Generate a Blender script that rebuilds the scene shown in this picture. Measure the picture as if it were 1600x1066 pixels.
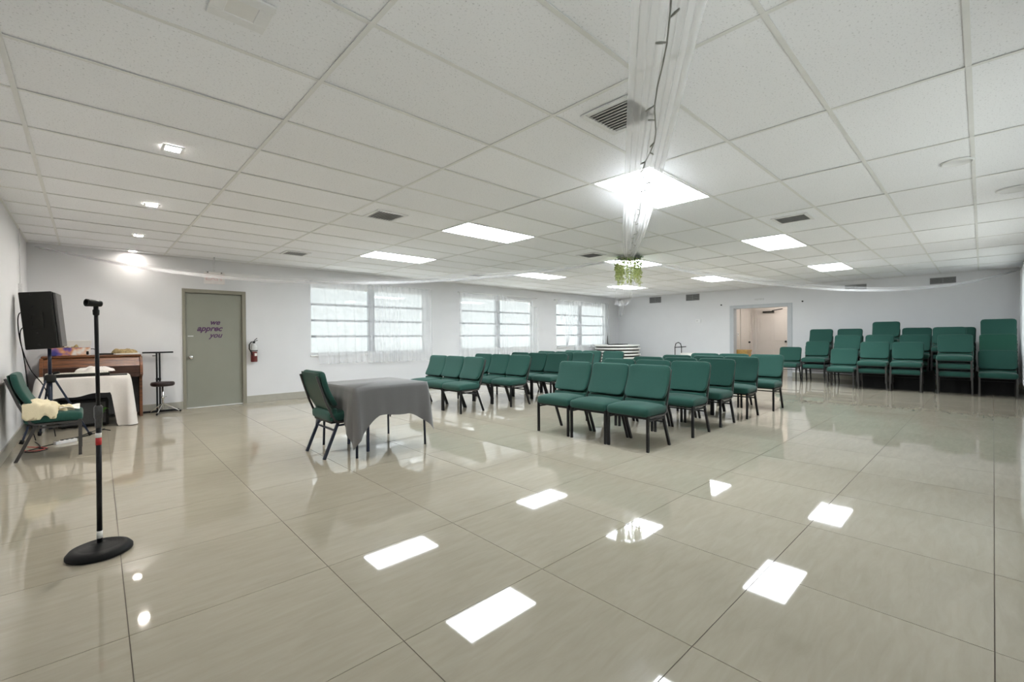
import bpy, bmesh, math, random
from mathutils import Vector, Matrix, noise
S = bpy.context.scene
COL = S.collection
for o in list(bpy.data.objects): bpy.data.objects.remove(o)
PI = math.pi

# ------------------------------------------------------------------ camera
YAW, PITCH, ROLL = math.radians(46.4604), math.radians(-.537), math.radians(-.4255)
CAMZ = 1.19
fwd = Vector((math.cos(YAW)*math.cos(PITCH), math.sin(YAW)*math.cos(PITCH), math.sin(PITCH)))
rt0 = Vector((math.sin(YAW), -math.cos(YAW), 0)); up0 = rt0.cross(fwd)
rt = rt0*math.cos(ROLL)+up0*math.sin(ROLL); up = -rt0*math.sin(ROLL)+up0*math.cos(ROLL)
cam = bpy.data.cameras.new('camera'); camo = bpy.data.objects.new('camera', cam); COL.objects.link(camo)
cam.sensor_width = 36; cam.lens = 697.41/1600*36; cam.clip_start = .03; cam.clip_end = 200
camo.matrix_world = Matrix(((rt.x, up.x, -fwd.x, 0), (rt.y, up.y, -fwd.y, 0), (rt.z, up.z, -fwd.z, CAMZ), (0, 0, 0, 1)))
S.camera = camo

# ------------------------------------------------------------------ sky, exposure
W = bpy.data.worlds.new('overcast_sky'); S.world = W; W.use_nodes = True
bg = W.node_tree.nodes['Background']; bg.inputs[0].default_value = (.93, .97, 1, 1); bg.inputs[1].default_value = 1.5
S.view_settings.view_transform = 'Standard'; S.view_settings.look = 'None'
S.view_settings.gamma = 1; S.view_settings.use_curve_mapping = False
S.view_settings.exposure = 1.0
TROFFER = 14.0
sun = bpy.data.lights.new('sun', 'SUN'); sun.energy = 7; sun.angle = .01; sun.color = (1, .97, .93)
suno = bpy.data.objects.new('sun', sun); COL.objects.link(suno); suno.rotation_euler = (0, math.radians(38), 0)   # along the building, so it lights the ground outside

# room
XL, XF, YR, YB, ZC = -.62, 14.45, -.62, 9.40, 2.591
WINX = [(3.28, 6.00), (7.10, 9.82), (10.90, 13.58)]
WZ0, WZ1 = .85, 2.27
WINR = [(-.50, 2.22)]+WINX      # windows of the right wall; first one unseen, added to brighten the near end
for s in (0, 1):                            # sky portals in the window openings
    for a, b in (WINX, WINR)[s]:
        L = bpy.data.lights.new('window_portal', 'AREA'); L.shape = 'RECTANGLE'; L.size = b-a; L.size_y = WZ1-WZ0
        L.cycles.is_portal = True
        o = bpy.data.objects.new('window_portal', L); COL.objects.link(o)
        o.location = ((a+b)/2, YB+.21 if s == 0 else YR-.21, (WZ0+WZ1)/2)
        o.rotation_euler = (-PI/2 if s == 0 else PI/2, 0, 0)

# ------------------------------------------------------------------ materials
def new_mat(name):
    m = bpy.data.materials.new(name); m.use_nodes = True
    return m, m.node_tree.nodes, m.node_tree.links, m.node_tree.nodes['Principled BSDF']
def mat(name, col, rough=.6, metal=0, var=.06, scale=40, bump=0, sheen=0, spec=.5, coat=0):
    m, N, L, p = new_mat(name)
    p.inputs['Roughness'].default_value = rough; p.inputs['Metallic'].default_value = metal
    p.inputs['Specular IOR Level'].default_value = spec
    if sheen: p.inputs['Sheen Weight'].default_value = sheen; p.inputs['Sheen Roughness'].default_value = .45
    if coat: p.inputs['Coat Weight'].default_value = coat
    tc = N.new('ShaderNodeTexCoord'); nz = N.new('ShaderNodeTexNoise'); nz.inputs['Scale'].default_value = scale; nz.inputs['Detail'].default_value = 4
    L.new(tc.outputs['Object'], nz.inputs['Vector'])
    r = N.new('ShaderNodeValToRGB'); r.color_ramp.elements[0].position = .3; r.color_ramp.elements[1].position = .7
    r.color_ramp.elements[0].color = (*[max(0, c*(1-var)) for c in col], 1); r.color_ramp.elements[1].color = (*[min(1, c*(1+var)) for c in col], 1)
    L.new(nz.outputs['Fac'], r.inputs['Fac']); L.new(r.outputs['Color'], p.inputs['Base Color'])
    if bump:
        b = N.new('ShaderNodeBump'); b.inputs['Strength'].default_value = bump; b.inputs['Distance'].default_value = .004
        L.new(nz.outputs['Fac'], b.inputs['Height']); L.new(b.outputs['Normal'], p.inputs['Normal'])
    return m
def emit(name, col, st):
    m, N, L, p = new_mat(name)
    p.inputs['Base Color'].default_value = (.8, .8, .8, 1)
    p.inputs['Emission Color'].default_value = (*col, 1); p.inputs['Emission Strength'].default_value = st
    return m
def sheer(name, col, alpha, tlf=.25):
    m, N, L, p = new_mat(name); N.remove(p)
    out = N['Material Output']
    tr = N.new('ShaderNodeBsdfTransparent'); df = N.new('ShaderNodeBsdfDiffuse'); tl = N.new('ShaderNodeBsdfTranslucent')
    df.inputs[0].default_value = (*col, 1); tl.inputs[0].default_value = (*col, 1)
    a = N.new('ShaderNodeMixShader'); a.inputs[0].default_value = tlf; L.new(df.outputs[0], a.inputs[1]); L.new(tl.outputs[0], a.inputs[2])
    tc = N.new('ShaderNodeTexCoord'); nz = N.new('ShaderNodeTexNoise'); nz.inputs['Scale'].default_value = 6; L.new(tc.outputs['Object'], nz.inputs['Vector'])
    mr = N.new('ShaderNodeMapRange'); mr.inputs['To Min'].default_value = alpha*.95; mr.inputs['To Max'].default_value = alpha*1.05; L.new(nz.outputs['Fac'], mr.inputs['Value'])
    b = N.new('ShaderNodeMixShader'); L.new(mr.outputs[0], b.inputs[0]); L.new(tr.outputs[0], b.inputs[1]); L.new(a.outputs[0], b.inputs[2])
    L.new(b.outputs[0], out.inputs[0]); return m
def glass_mat():
    m, N, L, p = new_mat('window_glass'); N.remove(p)
    tr = N.new('ShaderNodeBsdfTransparent'); tr.inputs[0].default_value = (.93, .96, .95, 1)
    gl = N.new('ShaderNodeBsdfGlossy'); gl.inputs['Roughness'].default_value = .02
    b = N.new('ShaderNodeMixShader'); b.inputs[0].default_value = .06
    L.new(tr.outputs[0], b.inputs[1]); L.new(gl.outputs[0], b.inputs[2]); L.new(b.outputs[0], N['Material Output'].inputs[0]); return m
def tile_floor_mat():
    m, N, L, p = new_mat('polished_porcelain')
    tc = N.new('ShaderNodeTexCoord'); oi = N.new('ShaderNodeObjectInfo')
    ad = N.new('ShaderNodeVectorMath'); ad.operation = 'MULTIPLY_ADD'
    cb = N.new('ShaderNodeCombineXYZ')
    for i in range(3): L.new(oi.outputs['Random'], cb.inputs[i])
    ad.inputs[1].default_value = (37, 51, 23); L.new(cb.outputs[0], ad.inputs[0]); L.new(tc.outputs['Object'], ad.inputs[2])
    mp = N.new('ShaderNodeMapping'); mp.inputs['Scale'].default_value = (2.0, 11, 1); mp.inputs['Rotation'].default_value = (0, 0, .55)
    L.new(ad.outputs[0], mp.inputs['Vector'])
    n1 = N.new('ShaderNodeTexNoise'); n1.inputs['Scale'].default_value = 2.2; n1.inputs['Detail'].default_value = 8; n1.inputs['Roughness'].default_value = .62
    n1.inputs['Distortion'].default_value = .6; L.new(mp.outputs[0], n1.inputs['Vector'])
    n2 = N.new('ShaderNodeTexNoise'); n2.inputs['Scale'].default_value = 1.3; n2.inputs['Detail'].default_value = 2; L.new(ad.outputs[0], n2.inputs['Vector'])
    mx = N.new('ShaderNodeMix'); mx.data_type = 'FLOAT'; mx.inputs[0].default_value = .4; L.new(n1.outputs['Fac'], mx.inputs[2]); L.new(n2.outputs['Fac'], mx.inputs[3])
    r = N.new('ShaderNodeValToRGB'); r.color_ramp.elements[0].position = .33; r.color_ramp.elements[1].position = .66
    r.color_ramp.elements[0].color = (.360, .322, .252, 1); r.color_ramp.elements[1].color = (.425, .385, .308, 1)
    L.new(mx.outputs[0], r.inputs['Fac']); L.new(r.outputs['Color'], p.inputs['Base Color'])
    p.inputs['Roughness'].default_value = .035; p.inputs['IOR'].default_value = 1.52
    return m
def ceiling_tile_mat():
    m, N, L, p = new_mat('fissured_ceiling_tile')
    tc = N.new('ShaderNodeTexCoord'); oi = N.new('ShaderNodeObjectInfo')
    cb = N.new('ShaderNodeCombineXYZ'); L.new(oi.outputs['Random'], cb.inputs[0]); L.new(oi.outputs['Random'], cb.inputs[1])
    ad = N.new('ShaderNodeVectorMath'); ad.operation = 'MULTIPLY_ADD'; ad.inputs[1].default_value = (40, 57, 0); L.new(cb.outputs[0], ad.inputs[0]); L.new(tc.outputs['Object'], ad.inputs[2])
    nz = N.new('ShaderNodeTexNoise'); nz.inputs['Scale'].default_value = 95; nz.inputs['Detail'].default_value = 3; L.new(ad.outputs[0], nz.inputs['Vector'])
    r = N.new('ShaderNodeValToRGB'); r.color_ramp.elements[0].position = .30; r.color_ramp.elements[1].position = .40
    r.color_ramp.elements[0].color = (.66, .665, .68, 1); r.color_ramp.elements[1].color = (.915, .92, .94, 1)
    L.new(nz.outputs['Fac'], r.inputs['Fac'])
    mr = N.new('ShaderNodeMapRange'); mr.inputs['To Min'].default_value = .965; mr.inputs['To Max'].default_value = 1.02; L.new(oi.outputs['Random'], mr.inputs['Value'])
    mx = N.new('ShaderNodeVectorMath'); mx.operation = 'SCALE'; L.new(r.outputs['Color'], mx.inputs[0]); L.new(mr.outputs[0], mx.inputs['Scale'])
    L.new(mx.outputs[0], p.inputs['Base Color']); p.inputs['Roughness'].default_value = .95; p.inputs['Specular IOR Level'].default_value = .1
    b = N.new('ShaderNodeBump'); b.inputs['Strength'].default_value = .25; b.inputs['Distance'].default_value = .002; L.new(nz.outputs['Fac'], b.inputs['Height']); L.new(b.outputs[0], p.inputs['Normal'])
    return m
def wood_mat(name, c0, c1, rough=.35):
    m, N, L, p = new_mat(name)
    tc = N.new('ShaderNodeTexCoord'); mp = N.new('ShaderNodeMapping'); mp.inputs['Scale'].default_value = (2, 14, 22); L.new(tc.outputs['Object'], mp.inputs['Vector'])
    nz = N.new('ShaderNodeTexNoise'); nz.inputs['Scale'].default_value = 2.5; nz.inputs['Detail'].default_value = 6; nz.inputs['Distortion'].default_value = .8; L.new(mp.outputs[0], nz.inputs['Vector'])
    r = N.new('ShaderNodeValToRGB'); r.color_ramp.elements[0].position = .35; r.color_ramp.elements[1].position = .65
    r.color_ramp.elements[0].color = (*c0, 1); r.color_ramp.elements[1].color = (*c1, 1); L.new(nz.outputs['Fac'], r.inputs['Fac']); L.new(r.outputs[0], p.inputs['Base Color'])
    p.inputs['Roughness'].default_value = rough; return m
def print_mat():
    m, N, L, p = new_mat('printed_carton')
    tc = N.new('ShaderNodeTexCoord'); nz = N.new('ShaderNodeTexNoise'); nz.inputs['Scale'].default_value = 7; L.new(tc.outputs['Object'], nz.inputs['Vector'])
    r = N.new('ShaderNodeValToRGB'); e = r.color_ramp.elements; e[0].position = .38; e[0].color = (.05, .05, .25, 1); e[1].position = .66; e[1].color = (.75, .72, .68, 1)
    k = r.color_ramp.elements.new(.46); k.color = (.25, .12, .3, 1); k = r.color_ramp.elements.new(.53); k.color = (.65, .3, .12, 1)
    L.new(nz.outputs['Fac'], r.inputs['Fac']); L.new(r.outputs[0], p.inputs['Base Color']); p.inputs['Roughness'].default_value = .4; return m

M = dict(
    wall=mat('white_wall_paint', (.700, .700, .712), .75, var=.012, scale=3, bump=.02),
    ext=mat('pale_stucco', (.36, .365, .37), .9, var=.04, scale=8),
    ground=mat('pale_concrete', (.74, .74, .73), .9),
    grid=mat('white_grid_metal', (.78, .78, .76), .5, var=.03, scale=10),
    deck=mat('dark_plenum', (.12, .12, .12), .9),
    grout=mat('brown_grout', (.13, .105, .085), .85, scale=60),
    base=mat('beige_base_tile', (.40, .385, .33), .3, var=.04, scale=12),
    tile=tile_floor_mat(), ctile=ceiling_tile_mat(), glass=glass_mat(),
    fabric=mat('green_woven_fabric', (.0155, .068, .053), .85, var=.14, scale=240, bump=.15, sheen=.15, spec=.3),
    vinyl=mat('bottle_green_vinyl', (.007, .042, .028), .45, var=.08, scale=90),
    deep=mat('deep_green_fabric', (.001, .060, .036), .8, var=.1, scale=200, sheen=.15),
    black=mat('black_powder_coat', (.009, .009, .010), .38, var=.2, scale=120, spec=.28),
    charcoal=mat('hammered_charcoal_metal', (.055, .052, .050), .35, metal=.3, var=.25, scale=160),
    plastic=mat('black_plastic', (.011, .011, .009), .5, var=.15, scale=200, bump=.1, spec=.22),
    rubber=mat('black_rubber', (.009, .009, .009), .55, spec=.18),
    chrome=mat('chrome', (.8, .8, .8), .08, metal=1, var=.02),
    bluesteel=mat('dark_blue_steel', (.014, .022, .045), .3, metal=.2, var=.1),
    doorgrey=mat('grey_green_door_paint', (.255, .258, .215), .5, var=.02, scale=5),
    framegrey=mat('taupe_frame_paint', (.255, .240, .190), .5, var=.03, scale=5),
    trimgrey=mat('pale_grey_trim_paint', (.47, .49, .51), .5, var=.03, scale=5),
    white=mat('white_enamel', (.80, .80, .80), .4, var=.02),
    vent=mat('grey_vent_metal', (.62, .62, .62), .5, var=.1), ventdark=mat('dark_duct', (.07, .07, .07), .9),
    wallvent=mat('dark_grey_grille', (.22, .22, .22), .5, var=.15, scale=60),
    greycloth=mat('grey_table_linen', (.140, .138, .137), .7, var=.08, scale=220, bump=.1, sheen=.35),
    whitecloth=mat('white_linen', (.70, .66, .62), .9, var=.05, scale=150, bump=.1),
    cream=mat('cream_knit', (.70, .62, .43), .95, var=.08, scale=260, bump=.4),
    tan=mat('tan_straw', (.36, .27, .13), .9, var=.25, scale=60, bump=.3),
    paper=mat('white_paper', (.78, .76, .72), .7, var=.02), carton=print_mat(),
    wood=wood_mat('brown_organ_wood', (.075, .024, .008), (.21, .075, .024)), darkwood=wood_mat('dark_organ_wood', (.025, .008, .003), (.06, .02, .008)),
    oak=wood_mat('golden_oak', (.42, .25, .06), (.58, .37, .12)),
    beige=mat('pinkish_beige_paint', (.66, .62, .58), .6, var=.02, scale=4), beigedoor=mat('pinkish_beige_door', (.61, .57, .53), .5, var=.02, scale=4),
    purple=mat('purple_vinyl_lettering', (.085, .03, .10), .5), pink=mat('faded_pink_lettering', (.62, .42, .42), .5),
    acrylic=mat('faded_sign_acrylic', (.66, .62, .60), .4, var=.06, scale=12),
    red=mat('red_enamel', (.13, .022, .020), .3, var=.06), redtape=mat('red_tape', (.5, .02, .02), .5),
    leather=mat('dark_brown_vinyl', (.022, .012, .012), .3), key=mat('ivory_keys', (.75, .72, .65), .3),
    leaf=mat('green_leaves', (.06, .20, .02), .6, var=.5, scale=30), wist=mat('pale_green_blossom', (.58, .64, .28), .8, var=.3, scale=40),
    curtain=sheer('white_sheer_curtain', (.90, .91, .93), .315, .27), curtain_light=sheer('light_white_sheer_curtain', (.92, .93, .95), .30), tulle=sheer('white_tulle', (.95, .95, .97), .15, .12), tulle2=sheer('gathered_white_tulle', (.97, .97, .98), .315, .08),
    wire=mat('grey_light_wire', (.22, .22, .20), .6), tabletop=mat('white_laminate', (.72, .72, .68), .45, var=.03),
    winrail=mat('grey_window_bar', (.30, .31, .33), .5, var=.03),
    troffer=emit('lit_troffer_lens', (.90, .96, 1.0), TROFFER), downlight=emit('lit_downlight_lens', (1, .94, .86), 430),
    downlight_dim=emit('dim_downlight_lens', (1, .92, .84), 70), lens_off=mat('unlit_downlight_lens', (.78, .77, .75), .4, var=.01),
)

# ------------------------------------------------------------------ mesh helpers
class MB:
    def __init__(s): s.v = []; s.f = []; s.sm = []
    def add(s, vs, fs, smooth=False):
        n = len(s.v); s.v += [tuple(p) for p in vs]; s.f += [tuple(i+n for i in f) for f in fs]; s.sm += [smooth]*len(fs); return s
    def box(s, x0, x1, y0, y1, z0, z1):
        vs = [(x, y, z) for x in (x0, x1) for y in (y0, y1) for z in (z0, z1)]
        return s.add(vs, [(0, 1, 3, 2), (4, 6, 7, 5), (0, 4, 5, 1), (2, 3, 7, 6), (0, 2, 6, 4), (1, 5, 7, 3)])
    def tube(s, pts, r, n=8, rect=None, cap=True):
        pts = [Vector(p) for p in pts]; rs = r if isinstance(r, (list, tuple)) else [r]*len(pts)
        vs = []; prev = None
        for i, p in enumerate(pts):
            d = (pts[min(i+1, len(pts)-1)]-pts[max(i-1, 0)]).normalized()
            a = prev if prev is not None else (Vector((0, 1, 0)) if abs(d.y) < .9 else Vector((1, 0, 0)))
            a = (a-d*a.dot(d)).normalized(); b = d.cross(a); prev = a
            for k in range(n):
                if rect:
                    cx, cy = ((1, 1), (-1, 1), (-1, -1), (1, -1))[k]; vs.append(p+a*cx*rect[0]+b*cy*rect[1])
                else:
                    t = 2*PI*k/n; vs.append(p+a*math.cos(t)*rs[i]+b*math.sin(t)*rs[i])
        fs = [(i*n+k, i*n+(k+1) % n, (i+1)*n+(k+1) % n, (i+1)*n+k) for i in range(len(pts)-1) for k in range(n)]
        if cap: fs += [tuple(range(n-1, -1, -1)), tuple((len(pts)-1)*n+k for k in range(n))]
        return s.add(vs, fs, not rect)
    def sq(s, pts, hw): return s.tube(pts, 0, 4, rect=(hw, hw) if not isinstance(hw, tuple) else hw)
    def lathe(s, prof, c=(0, 0, 0), n=24, axis='z', smooth=True):
        vs = []
        for r, h in prof:
            for k in range(n):
                t = 2*PI*k/n; a, b = r*math.cos(t), r*math.sin(t)
                vs.append({'z': (c[0]+a, c[1]+b, c[2]+h), 'y': (c[0]+a, c[1]+h, c[2]+b), 'x': (c[0]+h, c[1]+a, c[2]+b)}[axis])
        m = len(prof)
        fs = [(i*n+k, i*n+(k+1) % n, (i+1)*n+(k+1) % n, (i+1)*n+k) for i in range(m-1) for k in range(n)]
        fs += [tuple(range(n)), tuple((m-1)*n+k for k in range(n))]
        return s.add(vs, fs, smooth)
    def rbox(s, hx, hy, hz, r, nx=6, ny=8, nz=4, fn=None):
        """rounded, subdivided box centred at the origin; fn maps each point"""
        idx = {}; vs = []; fs = []
        def tab(h, n):
            r2 = min(r, h*.999)
            inner = [-(h-r2)+2*(h-r2)*i/n for i in range(n+1)]
            return [-h, -h+r2*.35]+inner+[h-r2*.35, h]
        X, Y, Z = tab(hx, nx), tab(hy, ny), tab(hz, nz)
        def vert(p):
            k = tuple(round(c, 6) for c in p)
            if k in idx: return idx[k]
            q = [max(-(h-min(r, h*.999)), min(h-min(r, h*.999), c)) for c, h in zip(p, (hx, hy, hz))]
            d = [a-b for a, b in zip(p, q)]; m = max(abs(c) for c in d); l = math.sqrt(sum(c*c for c in d))
            w = p if l < 1e-9 else tuple(b+c*m/l for b, c in zip(q, d))
            idx[k] = len(vs); vs.append(fn(*w) if fn else w); return idx[k]
        for ax, (A, B, h) in enumerate(((Y, Z, hx), (Z, X, hy), (X, Y, hz))):
            for sg in (-1, 1):
                for i in range(len(A)-1):
                    for j in range(len(B)-1):
                        q = []
                        for a, b in ((A[i], B[j]), (A[i+1], B[j]), (A[i+1], B[j+1]), (A[i], B[j+1])):
                            q.append(vert({0: (sg*h, a, b), 1: (b, sg*h, a), 2: (a, b, sg*h)}[ax]))
                        if len(set(q)) == 4: fs.append(tuple(q if sg > 0 else q[::-1]))
        return s.add(vs, fs, True)
    def grid(s, nu, nv, fn, smooth=True, thick=None):
        vs = [fn(i/nu, j/nv) for i in range(nu+1) for j in range(nv+1)]
        fs = [(i*(nv+1)+j, (i+1)*(nv+1)+j, (i+1)*(nv+1)+j+1, i*(nv+1)+j+1) for i in range(nu) for j in range(nv)]
        return s.add(vs, fs, smooth)
    def mesh(s, name, m):
        me = bpy.data.meshes.new(name); me.from_pydata(s.v, [], s.f); me.validate()
        if len(me.polygons) == len(s.sm): me.polygons.foreach_set('use_smooth', s.sm)
        me.materials.append(M[m] if isinstance(m, str) else m); me.update(); return me
    def build(s, name, m, parent=None, loc=None, recalc=True):
        me = s.mesh(name, m)
        if recalc:
            b = bmesh.new(); b.from_mesh(me); bmesh.ops.recalc_face_normals(b, faces=b.faces); b.to_mesh(me); b.free()
        return link(name, me, parent, loc)
def link(name, data, parent=None, loc=None):
    o = bpy.data.objects.new(name, data); COL.objects.link(o)
    if parent: o.parent = parent
    if loc: o.location = loc
    return o
def box(name, m, b, parent=None): return MB().box(*b).build(name, m, parent)
def bev(o, w=.004, n=2):
    md = o.modifiers.new('bevel', 'BEVEL'); md.width = w; md.segments = n; md.limit_method = 'ANGLE'; return o
def thing(name, label, cat, loc=(0, 0, 0), rz=0, group=None):
    o = bpy.data.objects.new(name, None); COL.objects.link(o); o.location = loc; o.rotation_euler = (0, 0, rz); o.empty_display_size = .1
    o['label'] = label; o['category'] = cat
    if group: o['group'] = group
    return o
def tag(o, label, cat, group=None):
    o['label'] = label; o['category'] = cat
    if group: o['group'] = group
    return o
def struct(o, label=None):
    o['kind'] = 'structure'
    if label: o['label'] = label
    return o
def sroot(name, loc=(0, 0, 0), rz=0, label=None):
    o = bpy.data.objects.new(name, None); COL.objects.link(o); o.location = loc; o.rotation_euler = (0, 0, rz); return struct(o, label)
def copy_tree(o, parent=None):
    c = o.copy(); COL.objects.link(c); c.parent = parent
    for ch in list(o.children): copy_tree(ch, c)
    return c
def text_mesh(txt, size, m, name, parent, mw, shear=0, ext=.0015, off=0):
    cu = bpy.data.curves.new(name, 'FONT'); cu.body = txt; cu.size = size; cu.align_x = 'CENTER'; cu.align_y = 'CENTER'; cu.extrude = ext; cu.shear = shear; cu.offset = off
    t = bpy.data.objects.new(name, cu); COL.objects.link(t)
    dg = bpy.context.evaluated_depsgraph_get(); me = bpy.data.meshes.new_from_object(t.evaluated_get(dg))
    bpy.data.objects.remove(t); me.materials.clear(); me.materials.append(M[m]); me.transform(mw)
    return link(name, me, parent)

# ------------------------------------------------------------------ the room shell
def wall_mesh(u0, u1, holes, z1=ZC+.35):
    """boxes of a wall along u with rectangular holes (u0,u1,z0,z1)"""
    out = []; us = sorted({u0, u1, *[h[0] for h in holes], *[h[1] for h in holes]})
    for a, b in zip(us, us[1:]):
        hs = [h for h in holes if h[0] <= a+1e-6 and h[1] >= b-1e-6]
        if not hs: out.append((a, b, 0, z1)); continue
        h = hs[0]
        if h[2] > 0: out.append((a, b, 0, h[2]))
        out.append((a, b, h[3], z1))
    return out
DOOR = (1.172, 2.128, 0, 2.06); EXIT = (3.69, 5.385, 0, 2.10)
T = .2
wb = MB(); [wb.box(a, b, YB, YB+T, c, d) for a, b, c, d in wall_mesh(XL-T, XF+T, [DOOR]+[(a, b, WZ0, WZ1) for a, b in WINX])]
struct(wb.build('wall_back', 'wall'), 'white painted wall with the grey door and sheer-curtained windows')
wr = MB(); [wr.box(a, b, YR-T, YR, c, d) for a, b, c, d in wall_mesh(XL-T, XF+T, [(a, b, WZ0, WZ1) for a, b in WINR])]
struct(wr.build('wall_right', 'wall'), 'white painted wall along the right edge')
struct(box('wall_left', 'wall', (XL-T, XL, YR, YB, 0, ZC+.35)), 'white painted wall behind the green chair and loudspeaker')
wf = MB(); [wf.box(XF, XF+T, a, b, c, d) for a, b, c, d in wall_mesh(YR, YB, [EXIT])]
struct(wf.build('wall_far', 'wall'), 'white painted end wall with the open doorway')
# baseboards of tile
bb = struct(box('baseboard_back', 'base', (XL+.012, DOOR[0], YB-.012, YB, .002, .125))); bb2 = struct(box('baseboard_back_window', 'base', (DOOR[1], XF-.012, YB-.012, YB, .002, .125)))
struct(box('baseboard_left', 'base', (XL, XL+.012, YR+.012, YB, .002, .125)))
struct(box('baseboard_far', 'base', (XF-.012, XF, YR, EXIT[0], .002, .125))); struct(box('baseboard_far_corner', 'base', (XF-.012, XF, EXIT[1], YB-.012, .002, .125)))
struct(box('baseboard_right', 'base', (XL+.012, XF-.012, YR, YR+.012, .002, .125)))

# floor: grout bed and one object for each polished tile
floor = struct(box('floor', 'grout', (XL, XF, YR, YB, -.06, -.0025)), 'polished beige porcelain tile floor')
FT = .7875; FA = math.radians(-.7); ca, sa = math.cos(FA), math.sin(FA); GX, GY = .0775, -.006; GAP = .0035
def clip(poly, ax, val, sg):
    out = []
    for i in range(len(poly)):
        a, b = poly[i], poly[(i+1) % len(poly)]; da, db = sg*(a[ax]-val), sg*(b[ax]-val)
        if da >= 0: out.append(a)
        if da*db < 0:
            t = da/(da-db); out.append(tuple(a[k]+(b[k]-a[k])*t for k in (0, 1)))
    return out
fullmesh = None
def slab(poly, c):
    m = MB(); n = len(poly); vs = [(x-c[0], y-c[1], 0) for x, y in poly]+[(x-c[0], y-c[1], -.008) for x, y in poly]
    m.add(vs, [tuple(range(n))]+[(i, i+n, (i+1) % n+n, (i+1) % n) for i in range(n)]); return m.mesh('floor_tile', 'tile')
for i in range(-3, 21):
    for j in range(-3, 15):
        h = FT/2-GAP/2; lx, ly = GX+(i+.5)*FT, GY+(j+.5)*FT
        c = (lx*ca-ly*sa, lx*sa+ly*ca)
        poly = [(c[0]+dx*ca-dy*sa, c[1]+dx*sa+dy*ca) for dx, dy in ((-h, -h), (h, -h), (h, h), (-h, h))]
        p2 = clip(clip(clip(clip(poly, 0, XL, 1), 0, XF, -1), 1, YR, 1), 1, YB, -1)
        if len(p2) < 3: continue
        ar = abs(sum(p2[k][0]*p2[(k+1) % len(p2)][1]-p2[(k+1) % len(p2)][0]*p2[k][1] for k in range(len(p2))))/2
        if ar < .004: continue
        if p2 == poly:
            if not fullmesh: fullmesh = slab(poly, c)
            o = link('floor_tile', fullmesh, floor, (c[0], c[1], 0))
        else: o = link('floor_tile', slab(p2, c), floor, (c[0], c[1], 0))

# ceiling: dark deck above, one object for each lay-in tile, T-bars
ceil = struct(box('ceiling', 'deck', (XL, XF, YR, YB, ZC+.25, ZC+.35)), 'suspended ceiling of white lay-in tiles on a metal grid')
TX, TY, CX0, CY0 = 1.2192, .6096, -.281, .0497
xs = sorted({XL, XF, *[CX0+TX*i for i in range(-1, 14) if XL < CX0+TX*i < XF]}); ys = sorted({YR, YB, *[CY0+TY*i for i in range(-3, 18) if YR < CY0+TY*i < YB]})
rnd = random.Random(5); cache = {}
LIGHTS = [(CX0+TX*m, CY0+TY*n) for m in (3, 6, 9) for n in (3, 7, 11)]
def is_light(x, y): return any(abs(x-a) < .05 and abs(y-b) < .05 for a, b in LIGHTS)
for xa, xb in zip(xs, xs[1:]):
    for ya, yb in zip(ys, ys[1:]):
        if is_light(xa, ya) or xb-xa < .03 or yb-ya < .03: continue
        k = (round(xb-xa, 3), round(yb-ya, 3)); hx, hy = (xb-xa)/2-.0005, (yb-ya)/2-.0005
        if k not in cache: cache[k] = MB().box(-hx, hx, -hy, hy, 0, .016).mesh('ceiling_tile', 'ctile')
        o = link('ceiling_tile', cache[k], ceil, ((xa+xb)/2, (ya+yb)/2, ZC+.0045+rnd.random()*.0025))
        o.rotation_euler = (rnd.uniform(-.006, .006), rnd.uniform(-.003, .003), rnd.uniform(-.002, .002))
for y in ys[1:-1]:
    if y: MB().box(XL, XF, y-.012, y+.012, ZC, ZC+.0035).build('grid_bar', 'grid', ceil)
for x in xs[1:-1]:
    MB().box(x-.012, x+.012, YR, YB, ZC-.0005, ZC+.003).build('grid_bar', 'grid', ceil)
for b in ((XL, XL+.02, YR, YB), (XF-.02, XF, YR, YB), (XL, XF, YR, YR+.02), (XL, XF, YB-.02, YB)):
    MB().box(*b, ZC-.001, ZC+.003).build('wall_angle', 'grid', ceil)

# ------------------------------------------------------------------ windows, exterior
def window(n, a, b, loc, rz, lab):
    w = b-a; r = sroot('window_%d' % n, loc, rz, lab); h0, h1 = WZ0, WZ1; fw = .045
    f = MB()
    for q in ((-w/2, w/2, h0, h0+fw), (-w/2, w/2, h1-fw, h1), (-w/2, -w/2+fw, h0+fw, h1-fw), (w/2-fw, w/2, h0+fw, h1-fw)): f.box(q[0], q[1], .08, .14, q[2], q[3])
    f.build('frame', 'white', r)
    box('mullion', 'winrail', (-.07, .07, .07, .15, h0+fw, h1-fw), r)
    bev(box('sill', 'white', (-w/2, w/2, -.03, .08, h0-.03, h0), r))
    for s in (-1, 1):
        x0, x1 = (-w/2+fw, -.07) if s < 0 else (.07, w/2-fw); hh = (h1-h0-2*fw)/4
        for k in range(1, 4): box('rail', 'winrail', (x0, x1, .07, .135, h0+fw+k*hh-.023, h0+fw+k*hh+.023), r)
        for k in range(4): box('pane', 'glass', (x0, x1, .108, .112, h0+fw+k*hh+.023*(k > 0), h0+fw+(k+1)*hh-.023*(k < 3)), r)
    return r
names = ['nearest the fire extinguisher', 'in the middle of the back wall', 'beside the far corner']
for i, (a, b) in enumerate(WINX):
    window(i+1, a, b, ((a+b)/2, YB, 0), 0, 'white framed window '+names[i])
for i, (a, b) in enumerate(WINR): window(i+4, a, b, ((a+b)/2, YR, 0), PI, 'unseen white framed window on the right wall')  # the first is only there to let in more daylight
eg = struct(box('exterior_ground', 'ground', (-6, 22, YB+T, YB+9, -.3, -.05))); eg2 = struct(box('exterior_ground_right', 'ground', (-6, 22, YR-9, YR-T, -.3, -.05)))
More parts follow.
